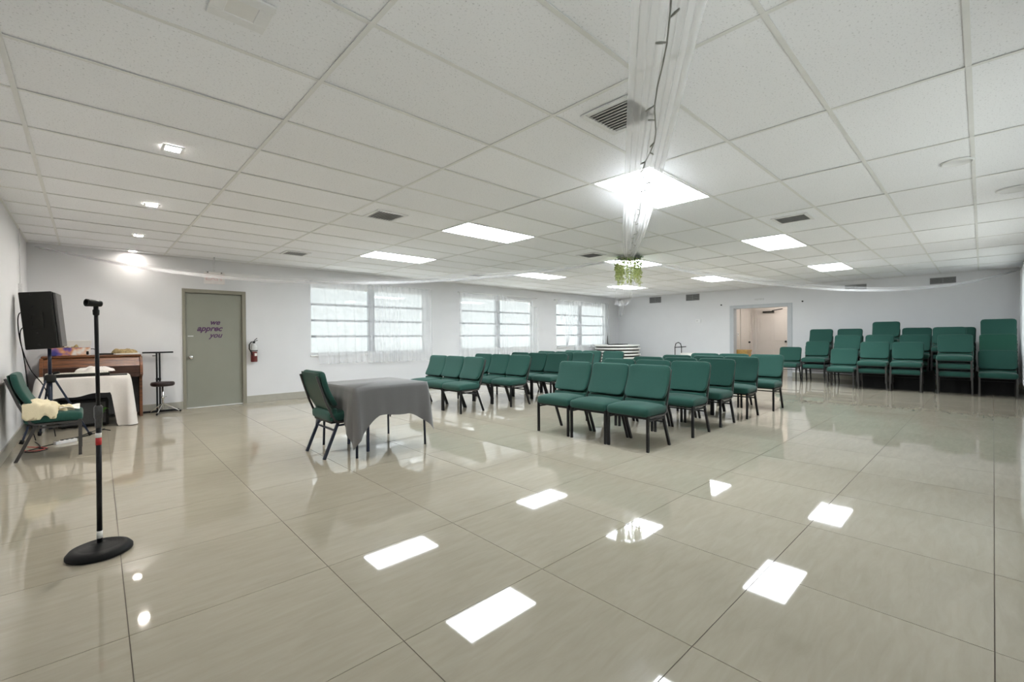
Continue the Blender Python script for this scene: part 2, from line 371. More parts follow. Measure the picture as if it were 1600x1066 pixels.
struct(box('exterior_wall', 'ext', (-6, 22, YB+5.5, YB+5.7, -.05, 4.6)), 'pale building wall outside the windows')
struct(box('added_light_block_right', 'ext', (-6, 22, YR-5.7, YR-5.5, -.05, 2.6)))  # unseen wall added to cut the daylight entering from the right

def curtain(name, label, x0, x1, y, z0, z1, folds, amp, seed, m='curtain', knot=None, lean=0, topslope=0, group=None, sg=1, dens=None):
    r = random.Random(seed); ph = [r.uniform(0, 6.28) for _ in range(6)]; nu, nv = max(80, int(folds*18)), 14
    def f(u, v):
        uu = u+.018*math.sin(9*u+ph[0])+.012*math.sin(21*u+ph[1])
        am = amp*(.55+.45*math.sin(5.1*u+ph[2]))*(.65+.5*v)
        x = x0+(x1-x0)*uu+.62*am*math.sin(2*PI*folds*2*u+ph[3])+lean*v*(1-u)
        if knot:
            kx, kz = knot; zz = z1+(z0-z1)*v; t = max(0, min(1, (z1-zz)/(z1-kz))); x = x+(kx-x)*(t**1.6)*.93
        yy = y-sg*(amp*1.2+am*math.sin(2*PI*folds*u+ph[4]+.5*math.sin(3*v+ph[5])))
        return (x, yy, z1-topslope*u+(z0-z1+topslope*u)*v+.006*math.sin(30*u+ph[1])*v)
    return tag(MB().grid(nu, nv, f).build(name, m, recalc=False), label, 'curtain', group)
CG = 'sheer curtains on the back wall'
curtain('sheer_curtain', 'thin white sheer curtain hanging loose over the left half of the window by the extinguisher', 3.24, 4.40, YB-.05, .66, 2.36, 6, .022, 1, lean=.18, group=CG)
curtain('sheer_curtain', 'gathered white sheer curtain over the right half of the window by the extinguisher', 4.48, 6.10, YB-.05, .64, 2.36, 15, .034, 2, group=CG)
curtain('sheer_curtain', 'white sheer curtain on the left of the middle window', 6.98, 8.45, YB-.05, .66, 2.36, 8, .026, 3, group=CG)
curtain('sheer_curtain', 'white sheer curtain with a sagging top on the right of the middle window', 8.40, 9.98, YB-.05, .64, 2.36, 13, .032, 4, topslope=.30, group=CG)
curtain('sheer_curtain', 'white sheer curtain knotted near the sill at the far window', 10.92, 12.05, YB-.05, .86, 2.36, 8, .03, 5, knot=(11.32, .95), group=CG)
curtain('sheer_curtain', 'white sheer curtain covering the right of the far window above the round tables', 11.75, 13.68, YB-.05, .66, 2.36, 14, .03, 6, group=CG)
for i, (a, b) in enumerate(WINX):
    curtain('sheer_curtain', ['white sheer curtain at the right edge nearest the photographer', 'white sheer curtain at the right edge halfway down the room', 'long white sheer curtain at the right edge beside the stacked chairs'][i], a-.15, b+.12, YR+.05, .27, 2.46, 13, .03, 20+i, m='curtain_light', group='sheer curtains on the right wall', sg=-1)
for i, (a, b) in enumerate(WINX):
    t = thing('curtain_rod', 'thin white curtain rod above the '+['window by the extinguisher', 'middle window', 'far window'][i], 'curtain rod', ((a+b)/2, YB-.085, 2.362), 0, 'curtain rods')
    MB().tube([(-(b-a)/2-.12, 0, 0), ((b-a)/2+.12, 0, 0)], .007).build('rod', 'white', t)
    for s in (-1, 1): MB().box(s*((b-a)/2+.11)-.008, s*((b-a)/2+.11)+.008, -.005, .083, -.012, .012).build('bracket', 'white', t)

# ------------------------------------------------------------------ doors
d = sroot('door_1', (0, YB, 0), 0, 'grey-green flush door with purple lettering')
fr = MB()
for q in ((DOOR[0], DOOR[0]+.045, 0, 2.06), (DOOR[1]-.06, DOOR[1], 0, 2.06), (DOOR[0]+.045, DOOR[1]-.06, 1.995, 2.06)): fr.box(q[0], q[1], -.018, .14, q[2], q[3])
bev(fr.build('frame', 'framegrey', d), .004)
box('threshold', 'framegrey', (DOOR[0]+.045, DOOR[1]-.06, .04, .2, 0, .0058), d)
leaf = bev(box('leaf', 'doorgrey', (DOOR[0]+.046, DOOR[1]-.061, .035, .08, .006, 1.994), d), .003)
MB().lathe([(.003, 0), (.03, 0), (.03, .008), (.012, .012), (.012, .04), (.028, .048), (.03, .065), (.02, .078), (.001, .08)], (1.285, .035-.08, .88), 16, 'y').build('knob', 'chrome', leaf)
box('deadbolt_slot', 'vent', (1.25, 1.33, .028, .036, 1.235, 1.252), leaf)
def on_wall(x, z, y=.033): return Matrix.Translation((x, y, z))@Matrix.Rotation(PI/2, 4, 'X')
text_mesh('we', .125, 'purple', 'lettering', leaf, on_wall(1.645, 1.485), .35, off=.003)
text_mesh('apprec', .135, 'purple', 'lettering', leaf, on_wall(1.565, 1.375), .35, off=.004)
text_mesh('you', .125, 'purple', 'lettering', leaf, on_wall(1.655, 1.255), .35, off=.003)
struct(box('door_leak_blocker', 'wall', (DOOR[0]-.1, DOOR[1]+.1, YB+T, YB+T+.08, -.06, 2.3)))  # unseen slab added outside to block daylight leaking under the door
e = sroot('door_2', (XF, 0, 0), 0, 'open doorway with pale grey frame in the end wall')
fr = MB()
for q in ((EXIT[0], EXIT[0]+.12, 0, 2.10), (EXIT[1]-.12, EXIT[1], 0, 2.10), (EXIT[0]+.12, EXIT[1]-.12, 2.0, 2.10)): fr.box(-.02, T+.02, q[0], q[1], q[2], q[3])
bev(fr.build('frame', 'trimgrey', e), .006)
# hall beyond the doorway
HX0, HX1, HY0, HY1, HZ = XF+T, 16.5, 3.2, 5.42, 2.35
hf = struct(box('floor_hall', 'base', (XF, HX1, HY0, HY1, -.05, 0)))
struct(box('wall_hall_left', 'beige', (HX0, HX1+.1, HY1, HY1+.1, 0, HZ))); struct(box('wall_hall_back', 'beige', (HX1, HX1+.1, HY0, HY1, 0, HZ)))
struct(box('wall_hall_right', 'beige', (HX0, HX1+.1, HY0-.1, HY0, 0, HZ))); struct(box('ceiling_hall', 'beige', (HX0, HX1+.1, HY0-.1, HY1+.1, HZ, HZ+.05)))
d3 = sroot('door_3', (HX1, 4.78, 0), 0, 'beige door with overhead closer in the hall')
fr = MB()
for q in ((-.54, -.48, 0, 2.10), (.48, .54, 0, 2.10), (-.48, .48, 2.03, 2.10)): fr.box(-.03, 0, *q)
fr.build('frame', 'beige', d3)
lf = bev(box('leaf', 'beigedoor', (-.025, -.004, -.475, .475, .01, 2.025), d3), .003)
for z0, z1 in ((.25, .85), (1.0, 1.8)):
    for y0, y1 in ((-.38, -.04), (.04, .38)): bev(box('panel', 'beigedoor', (-.033, -.024, y0, y1, z0, z1), lf), .008)
MB().lathe([(.002, 0), (.03, .002), (.03, -.04), (.02, -.06), (.002, -.06)], (-.025, -.39, .97), 14, 'x').build('knob', 'black', lf)
c = MB().box(-.09, -.03, -.05, .28, 1.93, 1.98); c.sq([(-.07, .0, 1.99), (-.2, -.12, 2.0), (-.05, -.3, 2.04)], .01); c.build('closer', 'plastic', lf)
for z in (.95, 1.9): box('hinge', 'plastic', (-.04, -.024, -.485, -.465, z-.06, z+.06), lf)
d4 = sroot('door_4', (15.82, HY1, 0), 0, 'narrow beige side door in the hall')
fr = MB()
for q in ((-.42, -.37, 0, 2.08), (.37, .42, 0, 2.08), (-.37, .37, 2.02, 2.08)): fr.box(q[0], q[1], -.03, 0, q[2], q[3])
fr.build('frame', 'beige', d4); lf = bev(box('leaf', 'beigedoor', (-.365, .365, -.02, -.003, .01, 2.015), d4), .003)
MB().lathe([(.002, 0), (.03, 0), (.03, -.04), (.002, -.06)], (.30, -.02, .95), 14, 'y').build('knob', 'plastic', lf)
hl = thing('hall_ceiling_lamp', 'warm round lamp on the hall ceiling beyond the doorway', 'ceiling lamp', (15.6, 4.3, HZ))
MB().lathe([(.02, -.0), (.16, 0), (.16, -.02), (.02, -.02)], (0, 0, 0), 24).build('canopy', 'white', hl)
MB().lathe([(.15, -.021), (.14, -.06), (.09, -.09), (.01, -.1)], (0, 0, 0), 24).build('globe', emit('warm_lamp_globe', (1, .93, .87), 34), hl)
wc = thing('wooden_cabinet', 'golden oak stand just inside the open doorway', 'cabinet', (14.95, 5.18, 0))
bev(box('top', 'oak', (-.2, .2, -.2, .2, .67, .73), wc), .006); box('body', 'oak', (-.18, .18, -.18, .18, .12, .67), wc)
for sx in (-1, 1):
    for sy in (-1, 1): box('leg', 'oak', (sx*.16-.02, sx*.16+.02, sy*.16-.02, sy*.16+.02, 0, .12), wc)

# ------------------------------------------------------------------ ceiling fixtures
lpos = {3: 'nearest column', 6: 'middle column', 9: 'far column'}
rown = {3: 'right', 7: 'centre', 11: 'window'}
tro = None
for m in (3, 6, 9):
    for n in (3, 7, 11):
        x, y = CX0+TX*(m+.5), CY0+TY*(n+.5)
        lab = 'lit white ceiling light panel, %s of three in the %s row' % ({3: 'nearest', 6: 'middle', 9: 'farthest'}[m], {3: 'right-hand', 7: 'middle', 11: 'window-side'}[n])
        if tro is None:
            tro = thing('ceiling_light', lab, 'ceiling light', (x, y, ZC), 0, 'lit ceiling panels')
            f = MB(); hx, hy = TX/2-.006, TY/2-.006
            for q in ((-hx, hx, -hy, -hy+.02), (-hx, hx, hy-.02, hy), (-hx, -hx+.02, -hy+.02, hy-.02), (hx-.02, hx, -hy+.02, hy-.02)): f.box(*q, .001, .05)
            f.build('frame', 'white', tro); box('diffuser', 'troffer', (-hx+.02, hx-.02, -hy+.02, hy-.02, .004, .01), tro); o = tro
        else: o = copy_tree(tro)
        o.location = (x, y, ZC); o['label'] = lab
lit = None
for k, (x, y) in enumerate([(.47, 4.10), (.50, 5.96), (.51, 7.82), (.53, 9.25)]):
    lab = 'small lit square downlight over the stage side, %s' % ['nearest the camera', 'second nearest', 'third nearest', 'beside the back wall'][k]
    if lit is None:
        lit = thing('downlight', lab, 'downlight', (x, y, ZC+.004), 0, 'small square downlights')
        f = MB()
        for q in ((-.065, .065, -.065, -.045), (-.065, .065, .045, .065), (-.065, -.045, -.045, .045), (.045, .065, -.045, .045)): f.box(*q, -.008, .0)
        f.build('trim', 'white', lit); box('lens', 'downlight', (-.045, .045, -.045, .045, -.004, 0), lit); o = lit
    else: o = copy_tree(lit)
    o.location = (x, y, ZC+.004); o['label'] = lab
last = [c for c in o.children if c.name.startswith('lens')][0]; last.data = last.data.copy(); last.data.materials[0] = M['downlight_dim']   # the lamp by the wall is weaker
u = thing('downlight', 'unlit white square downlight at the top left of the ceiling', 'downlight', (.49, 2.17, ZC+.004))
f = MB()
for q in ((-.11, .11, -.11, -.055), (-.11, .11, .055, .11), (-.11, -.055, -.055, .055), (.055, .11, -.055, .055)): f.box(*q, -.010, 0)
bev(f.build('trim', 'white', u), .003); box('lens', 'lens_off', (-.055, .055, -.055, .055, -.006, 0), u)
def diffuser(x, y, lab, s=.30):
    t = thing('ceiling_vent', lab, 'air vent', (x, y, ZC), 0, 'ceiling air vents'); h = s/2
    f = MB()
    for q in ((-h-.04, h+.04, -h-.04, -h), (-h-.04, h+.04, h, h+.04), (-h-.04, -h, -h, h), (h, h+.04, -h, h)): f.box(*q, -.008, .004)
    bev(f.build('frame', 'white', t), .004); box('backing', 'wallvent', (-h, h, -h, h, .0, .003), t)
    for k in range(9):
        xx = -h+.02+k*(s-.04)/8; MB().add([(xx-.016, -h, -.012), (xx-.016, h, -.012), (xx+.012, h, -.001), (xx+.012, -h, -.001), (xx-.016, -h, -.010), (xx-.016, h, -.010), (xx+.012, h, .001), (xx+.012, -h, .001)], [(0, 1, 2, 3), (7, 6, 5, 4), (0, 4, 5, 1), (2, 6, 7, 3), (0, 3, 7, 4), (1, 5, 6, 2)]).build('slat', 'vent', t)
for m, n, dx, dy, lab in ((2, 2, -.29, 0, 'grey slatted ceiling vent nearest the camera beside the light string'), (2, 7, -.27, .1, 'grey slatted ceiling vent at the left of the nearest middle light panel'), (2, 12, -.27, .12, 'small dark ceiling vent above the door and first window'),
    (5, 2, -.24, 0, 'pale ceiling vent above the right-hand chairs'), (5, 7, -.1, .03, 'dark ceiling vent just left of the hanging greenery'), (5, 12, -.02, .21, 'dark ceiling vent above the middle window')):
    diffuser(CX0+TX*(m+.5)+dx, CY0+TY*(n+.5)+dy, lab)
for x, y, r, lab in ((5.16, .14, .10, 'round white ceiling speaker grille near the top right'), (6.55, -.22, .13, 'round white ceiling speaker grille at the right edge')):
    t = thing('ceiling_speaker', lab, 'speaker', (x, y, ZC), 0, 'round ceiling speakers')
    MB().lathe([(.9*r, .003), (r, .003), (r, -.006), (.9*r, -.012), (.86*r, -.008)], (0, 0, 0), 28).build('ring', 'white', t)
    MB().lathe([(.002, -.006), (.86*r, -.006), (.86*r, 0), (.002, 0)], (0, 0, 0), 28).build('grille', 'grid', t)

# fittings of the end wall
def wall_grille(y0, y1, z0, z1, lab):
    t = thing('wall_vent', lab, 'air vent', (XF, (y0+y1)/2, (z0+z1)/2), 0, 'dark grilles high on the end wall'); h, w = (z1-z0)/2, (y1-y0)/2
    f = MB()
    for q in ((-w, w, -h, -h+.015), (-w, w, h-.015, h), (-w, -w+.015, -h+.015, h-.015), (w-.015, w, -h+.015, h-.015), (-.01, .01, -h+.015, h-.015)): f.box(-.012, 0, *q)
    f.build('frame', 'wallvent', t); box('backing', 'ventdark', (-.003, 0, -w+.015, w-.015, -h+.015, h-.015), t)
    n = max(3, int(2*h/.028))
    for k in range(n): z = -h+.02+k*(2*h-.04)/(n-1); box('slat', 'wallvent', (-.009, -.003, -w+.015, w-.015, z-.0085, z+.0085), t)
wall_grille(7.67, 8.11, 2.34, 2.545, 'dark wall grille nearest the far corner'); wall_grille(6.33, 6.78, 2.34, 2.55, 'dark wall grille left of the doorway')
wall_grille(2.03, 2.48, 2.34, 2.48, 'dark wall grille right of the doorway, half hidden by the swag'); wall_grille(.405, .845, 2.355, 2.50, 'dark wall grille above the tallest chair stacks')
t = thing('wall_sign', 'narrow grey strip sign above the open doorway', 'sign', (XF, 4.55, 2.245))
bev(box('plate', 'vent', (-.012, 0, -.125, .125, -.028, .028), t), .003)
t = thing('thermostat', 'small white thermostat on the end wall', 'thermostat', (XF, 6.37, 1.66))
bev(box('body', 'white', (-.03, 0, -.08, .08, -.06, .06), t), .006); box('display', 'vent', (-.033, -.029, .0, .06, -.02, .03), t)
for y, z, lab in ((5.64, 2.14, 'left'), (3.44, 2.12, 'right')):
    tag(MB().lathe([(.002, 0), (.02, 0), (.02, -.02), (.008, -.05), (.002, -.05)], (XF, y, z), 12, 'x').build('wall_hook', 'plastic'), 'small dark hook on the end wall, %s of the doorway' % lab, 'hook', 'hooks on the end wall')
t = thing('light_switch', 'white light switch on the hall wall beyond the doorway', 'switch', (15.2, HY1, 1.22)); bev(box('plate', 'white', (-.04, .04, -.008, 0, -.06, .06), t), .003); box('toggle', 'vent', (-.01, .01, -.02, -.008, -.02, .02), t)

# exit sign, extinguisher, wall box
t = thing('exit_sign', 'faded white exit sign hanging from the ceiling before the grey door', 'sign', (1.585, 9.05, 0))
MB().tube([(0, 0, 2.59), (0, 0, 2.345)], .008).build('rod', 'vent', t)
bev(box('bar', 'vent', (-.14, .14, -.015, .015, 2.325, 2.35), t), .003); panel = bev(box('panel', 'acrylic', (-.15, .15, -.004, .004, 2.13, 2.327), t), .002)
for s in (-1, 1): MB().lathe([(.001, -.012), (.012, -.012), (.012, -.02), (.001, -.022)], (s*.1, 0, 2.325), 10, 'y').build('clip', 'plastic', t)
text_mesh('EXIT', .13, 'pink', 'lettering', panel, Matrix.Translation((0, -.0055, 2.23))@Matrix.Rotation(PI/2, 4, 'X'))
t = thing('fire_extinguisher', 'red fire extinguisher with black hose on the wall right of the grey door', 'fire extinguisher', (2.24, YB-.075, .76))
MB().lathe([(.01, 0), (.05, .0), (.055, .01), (.055, .17), (.05, .19)], (0, 0, 0), 20).build('cylinder', 'red', t)
MB().lathe([(.05, .19), (.053, .2), (.053, .27), (.04, .31), (.02, .33), (.015, .35)], (0, 0, 0), 20).build('neck', 'vent', t)
box('label_plate', 'paper', (-.005, .035, -.058, -.05, .11, .16), t)
MB().tube([(0, 0, .36), (-.05, -.02, .37), (-.085, -.03, .32), (-.085, -.03, .24), (-.05, -.04, .17), (-.04, -.045, .12)], .009).build('hose', 'rubber', t)
h = MB(); h.box(-.015, .015, -.02, .02, .345, .385); h.sq([(0, -.01, .38), (.05, -.04, .40)], (.008, .005)); h.sq([(0, -.01, .395), (.045, -.03, .44)], (.008, .005)); h.build('handle', 'black', t)
MB().lathe([(.056, .2), (.059, .2), (.059, .215), (.056, .215)], (0, 0, 0), 20).build('strap', 'rubber', t); box('bracket', 'vent', (-.02, .02, .05, .075, .05, .35), t)
t = thing('wall_box', 'small grey conduit box on the left wall behind the loudspeaker', 'junction box', (XL, 8.3, 1.83)); bev(box('body', 'vent', (0, .035, -.05, .05, -.07, .07), t), .004); MB().tube([(.015, 0, .07), (.015, 0, .76)], .004).build('conduit', 'white', t)

# ------------------------------------------------------------------ chairs (local forward = -X, feet on z=0)
def make_chair():
    t = thing('green_chair', '', 'chair')
    def seat(x, y, z):
        a, b = x/.21, y/.25
        if z > 0: z += .022*max(0, 1-a*a)*max(0, 1-b*b*.9)
        z -= .016*max(0, -a-.35)**1.5
        return (x-.038, y, z+.405)
    MB().rbox(.212, .252, .047, .034, 6, 8, 2, seat).build('seat', 'fabric', t)
    box('seat_pan', 'black', (-.228, .15, -.225, .225, .340, .360), t)
    tilt = .385
    def back(x, y, z):
        R = .055; hy, hz = .256, .182; m = None
        qy = max(-(hy-R), min(hy-R, y)); qz = max(-(hz-R), min(hz-R, z)); dy, dz = y-qy, z-qz
        if abs(dy) > 1e-9 and abs(dz) > 1e-9:
            k = max(abs(dy), abs(dz))/math.hypot(dy, dz); y, z = qy+dy*k, qz+dz*k
        y *= 1+.03*(z/hz)*.5-.012
        if x < 0: x -= .018*max(0, 1-(y/hy)**2)*max(0, 1-(z/hz)**2)
        x += .012*(abs(y)/hy)**2*-1                      # wings come slightly forward
        return (x+.205+z*tilt-.03*(z/hz)**2, y, z*.985+.686)
    MB().rbox(.026, .256, .182, .022, 1, 10, 8, back).build('backrest', 'fabric', t)
    def lum(x, y, z): return (x+.112+z*.22-.010*max(0, 1-(y/.24)**2), y, z+.441)
    MB().rbox(.022, .244, .048, .016, 1, 6, 3, lum).build('lumbar_panel', 'fabric', t)
    def shell(x, y, z): return (x+.222+z*tilt-.022*(z/.18)**2, y, z*.985+.641)
    MB().rbox(.005, .236, .211, .005, 1, 6, 6, shell).build('back_shell', 'vinyl', t)
    for s in (-1, 1):
        MB().sq([(-.225, s*.236, .372), (-.225, s*.236, 0)], .0125).build('leg', 'black', t)
        MB().sq([(.085, s*.236, .355), (.13, s*.236, .24), (.228, s*.236, 0)], .0125).build('leg', 'black', t)
        MB().sq([(-.225, s*.236, .318), (.10, s*.236, .318)], .009).build('side_rail', 'black', t)
    b = MB()
    for s in (-1, 1): b.sq([(-.215, s*.247, .350), (.09, s*.247, .350), (.125, s*.250, .372), (.152, s*.244, .43), (.205, s*.236, .56), (.288, s*.226, .82)], (.008, .010))
    b.sq([(.158, -.25, .415), (.158, .25, .415)], .008)
    b.build('back_frame', 'charcoal', t)
    MB().sq([(.118, -.236, .27), (.118, .236, .27)], .008).build('stretcher', 'black', t)
    return t
proto = make_chair(); first = [True]
def chair(x, y, z, rz, label, group, deep=False, charcoal=False):
    o = proto if first[0] else copy_tree(proto); first[0] = False
    o.location = (x, y, z); o.rotation_euler = (0, 0, rz); o['label'] = label; o['group'] = group
    for c in o.children:
        k = c.name.split('.')[0]
        if deep and k in ('backrest', 'seat', 'lumbar_panel'): swap(c, 'deep')
        if charcoal and k in ('leg', 'side_rail'): swap(c, 'charcoal')
    return o
_sw = {}
def swap(c, m):
    k = (c.data.name, m)
    if k not in _sw:
        me = c.data.copy(); me.materials.clear(); me.materials.append(M[m]); _sw[k] = me
    c.data = _sw[k]
rj = random.Random(11); ROW = ['front row', 'second row', 'third row', 'fourth row', 'back row']
for r, (x, ys_) in enumerate(((4.12, (2.575, 3.09, 3.62)), (5.08, (2.545, 3.06, 3.59)), (5.91, (2.555, 3.08, 3.60)), (6.74, (2.52, 3.01, 3.54)), (7.73, (2.465, 2.99, 3.49)))):
    for k, y in enumerate(ys_):
        chair(x+.225, y, 0, rj.uniform(-.015, .015), 'green chair in the %s of the right-hand block, %s' % (ROW[r], ['open-floor end', 'middle seat', 'aisle end'][k]), 'chairs in the right-hand block')
for r, (x, ys_) in enumerate(((4.17, (5.78, 6.29, 6.80)), (5.18, (5.725, 6.23, 6.74)), (6.14, (5.67, 6.18, 6.69)), (7.02, (5.72, 6.23, 6.74)), (7.78, (5.49, 6.06, 6.57)))):
    for k, y in enumerate(ys_):
        chair(x+.225, y, 0, rj.uniform(-.015, .015), 'green chair in the %s of the window-side block, %s' % (ROW[r], ['aisle end', 'middle seat', 'window end'][k]), 'chairs in the window-side block')
o = chair(1.89, 4.665, 0, PI, 'green chair seen from behind, pulled up to the grey-clothed table', 'chairs set apart from the rows')
for c in o.children:
    if c.name.split('.')[0] in ('leg', 'side_rail', 'stretcher'): swap(c, 'bluesteel')
chair(-.295, 6.70, 0, PI, 'green chair against the left wall with a cream cloth on its seat', 'chairs set apart from the rows', charcoal=True)
STEP, NEST = .155, -.030
def stack(x, y, n, where, deep_top=False):
    for k in range(n):
        sh = '' if n == 1 else (', topmost' if k == n-1 else ', bottom' if k == 0 else ', %s up' % ['', 'second', 'third', 'fourth'][k])
        chair(x+.225+NEST*k, y+rj.uniform(-.008, .008), k*STEP, rj.uniform(-.012, .012), ('green chair in the ' if n > 1 else 'single green chair at the ')+where+sh, 'chairs stored along the end wall', deep=deep_top and k == n-1, charcoal=x < 12.5)  # front legs charcoal; rear ones stay black to deepen shade under the stacks
stack(13.10, 3.50, 1, 'doorway end of the stored chairs')
stack(13.00, 2.87, 2, 'stack of two nearest the doorway'); stack(13.55, 2.895, 4, 'stack of four at the wall nearest the doorway')
stack(12.13, 2.165, 1, 'front of the stored chairs, leftmost in the front line'); stack(12.74, 2.21, 3, 'stack of three behind the leftmost front chair'); stack(13.42, 2.26, 4, 'wall-side stack of four behind the leftmost front chair')
stack(12.12, 1.61, 2, 'left of the two front stacks of two'); stack(12.74, 1.605, 3, 'stack of three behind the left front stack of two'); stack(13.42, 1.57, 5, 'tall wall-side stack of five left of centre')
stack(12.14, 1.075, 2, 'right of the two front stacks of two'); stack(12.74, 1.01, 3, 'stack of three behind the right front stack of two'); stack(13.42, 1.03, 4, 'wall-side stack of four behind the right front pair')
stack(12.11, .36, 3, 'front stack of three'); stack(12.74, .475, 4, 'nearer stack of four behind the front trio'); stack(13.42, .34, 4, 'wall-side stack of four behind the front trio')
stack(12.13, -.20, 1, 'right end of the front line of stored chairs'); stack(12.70, -.22, 3, 'deep-green-topped stack of three', deep_top=True); stack(13.30, -.24, 5, 'tall wall-side stack of five at the right end')

# ------------------------------------------------------------------ draped tables
def drape(hx, hy, top, hem, flare, wave, seed, R=.03, n=260, nv=12, fold=9):
    """cloth over a box table: hem(angle-param point)->z of hem; returns MB"""
    r = random.Random(seed); per = []
    seg = [((hx-R, -hy), (1, 0)), ]
    def arc(cx, cy, a0):
        return [((cx+R*math.cos(a0+k*PI/16), cy+R*math.sin(a0+k*PI/16)), (math.cos(a0+k*PI/16), math.sin(a0+k*PI/16))) for k in range(9)]
    def line(p, q, nrm, m): return [((p[0]+(q[0]-p[0])*k/m, p[1]+(q[1]-p[1])*k/m), nrm) for k in range(1, m)]
    per += line((-hx+R, -hy), (hx-R, -hy), (0, -1), n//4)+arc(hx-R, -hy+R, -PI/2)+line((hx, -hy+R), (hx, hy-R), (1, 0), n//4)+arc(hx-R, hy-R, 0)
    per += line((hx-R, hy), (-hx+R, hy), (0, 1), n//4)+arc(-hx+R, hy-R, PI/2)+line((-hx, hy-R), (-hx, -hy+R), (-1, 0), n//4)+arc(-hx+R, -hy+R, PI)
    N = len(per); vs = []; ph = r.uniform(0, 6)
    for v in range(nv+1):
        t = v/nv
        for i, (p, nr) in enumerate(per):
            z1 = hem(p[0]/hx, p[1]/hy); dn = top-z1
            cor = (abs(p[0]/hx)*abs(p[1]/hy))**6
            s = math.sin(2*PI*fold*i/N*4/2+ph)+.5*math.sin(2*PI*fold*i/N*3.1+2*ph)
            off = (flare*(.35+.65*cor)*t**.8+wave*t*s*(.35+1.2*cor)+.004*min(1, t*8))*(.6+.4*dn/.3)
            z = top-.006*min(1, t*10)-t*dn
            vs.append((p[0]+nr[0]*off, p[1]+nr[1]*off, max(z, .004)))
    fs = [(v*N+i, (v+1)*N+i, (v+1)*N+(i+1) % N, v*N+(i+1) % N) for v in range(nv) for i in range(N)]
    fs.append(tuple(range(N)))
    return MB().add(vs, fs, True)
tb = thing('card_table', 'square folding card table under the grey cloth', 'table', (2.305, 4.665, 0), math.radians(1.5))
bev(box('tabletop', 'black', (-.425, .425, -.415, .415, .665, .692), tb), .006)
box('apron', 'black', (-.40, .40, -.39, .39, .625, .665), tb)
for sx in (-1, 1):
    for sy in (-1, 1): MB().tube([(sx*.385, sy*.385, .64), (sx*.40, sy*.40, 0)], .0125, 10).build('leg', 'bluesteel', tb)
def hem1(a, b):
    cd = math.hypot((1-abs(a))*.432, (1-abs(b))*.422); t_ = min(1, abs((1-abs(a))*.432-(1-abs(b))*.422)/.03)
    lo = {(-1, -1): .30, (1, -1): .26, (1, 1): .22, (-1, 1): .22}[(1 if a > 0 else -1, 1 if b > 0 else -1)]
    return .395+.012*math.sin(5*a+3*b)-lo*.72*max(0, 1-cd/.26)**1.25-lo*.28*(1-t_)
cl = drape(.432, .422, .697, hem1, .050, .016, 3).build('grey_tablecloth', 'greycloth', None, (2.305, 4.665, 0)); cl.rotation_euler = (0, 0, math.radians(1.5))
tag(cl, 'grey cloth draped over the card table, corners hanging low', 'tablecloth')

# keyboard table with white cloth
tb = thing('folding_table', 'narrow folding table under the white cloth before the organ', 'table', (-.03, 8.50, 0))
bev(box('tabletop', 'white', (-.45, .45, -.22, .22, .665, .688), tb), .005)
for sx in (-1, 1):
    for sy in (-1, 1): MB().tube([(sx*.40, sy*.18, .67), (sx*.40, sy*.18, 0)], .0125, 8).build('leg', 'vent', tb)
def hem2(a, b):
    z = .46+.05*a*(b < 0)
    if a > .55: z -= .5*min(1, (a-.55)/.14) if b < 0 else .3*min(1, (a-.55)/.2)
    return max(.008, z+.01*math.sin(9*a))
cl = drape(.458, .23, .693, hem2, .085, .016, 8, fold=7).build('white_tablecloth', 'whitecloth', None, (-.03, 8.50, 0)); tag(cl, 'white cloth over the keyboard table, right corner reaching the floor', 'tablecloth')
kb = thing('keyboard', 'black electronic keyboard lying on the white cloth', 'keyboard', (-.12, 8.50, .694), math.radians(-1))
bev(box('case', 'plastic', (-.30, .34, -.15, .10, 0, .045), kb), .008)
for k in range(26): box('key', 'key', (-.285+k*.0235, -.285+k*.0235+.0215, -.145, -.01, .045, .056), kb)
def heap(name, m, loc, rx, ry, h, seed, label, cat, rz=0, flat=.5):
    nz = Vector((seed*3.1, seed*1.7, 0)); N = 28
    def f(u, v):
        a, r_ = 2*PI*u, v
        q = Vector((math.cos(a)*r_*2, math.sin(a)*r_*2, 0)); edge = 1+.28*noise.noise(Vector((math.cos(a), math.sin(a), 0))*1.6+nz)
        z = h*max(0, 1-r_**3)**flat*(.75+.5*noise.noise(q*1.1+nz))+.10*h*noise.noise(q*3+nz)*(1-r_**4)+.05*h*noise.noise(q*7+nz)*(1-r_**4)
        return (rx*r_*edge*math.cos(a), ry*r_*edge*math.sin(a), max(.001, z) if r_ < .99 else .0005)
    o = MB().grid(48, 16, f).build(name, m, None, loc); o.rotation_euler = (0, 0, rz); return tag(o, label, cat)
heap('towel', 'whitecloth', (.08, 8.50, .75), .20, .09, .075, 4, 'crumpled pale towel lying on the keyboard', 'towel')
bev(tag(box('tablet', 'plastic', (.18, .40, 8.31, 8.42, .695, .707)), 'flat black tablet on the right end of the white cloth', 'tablet'), .003)

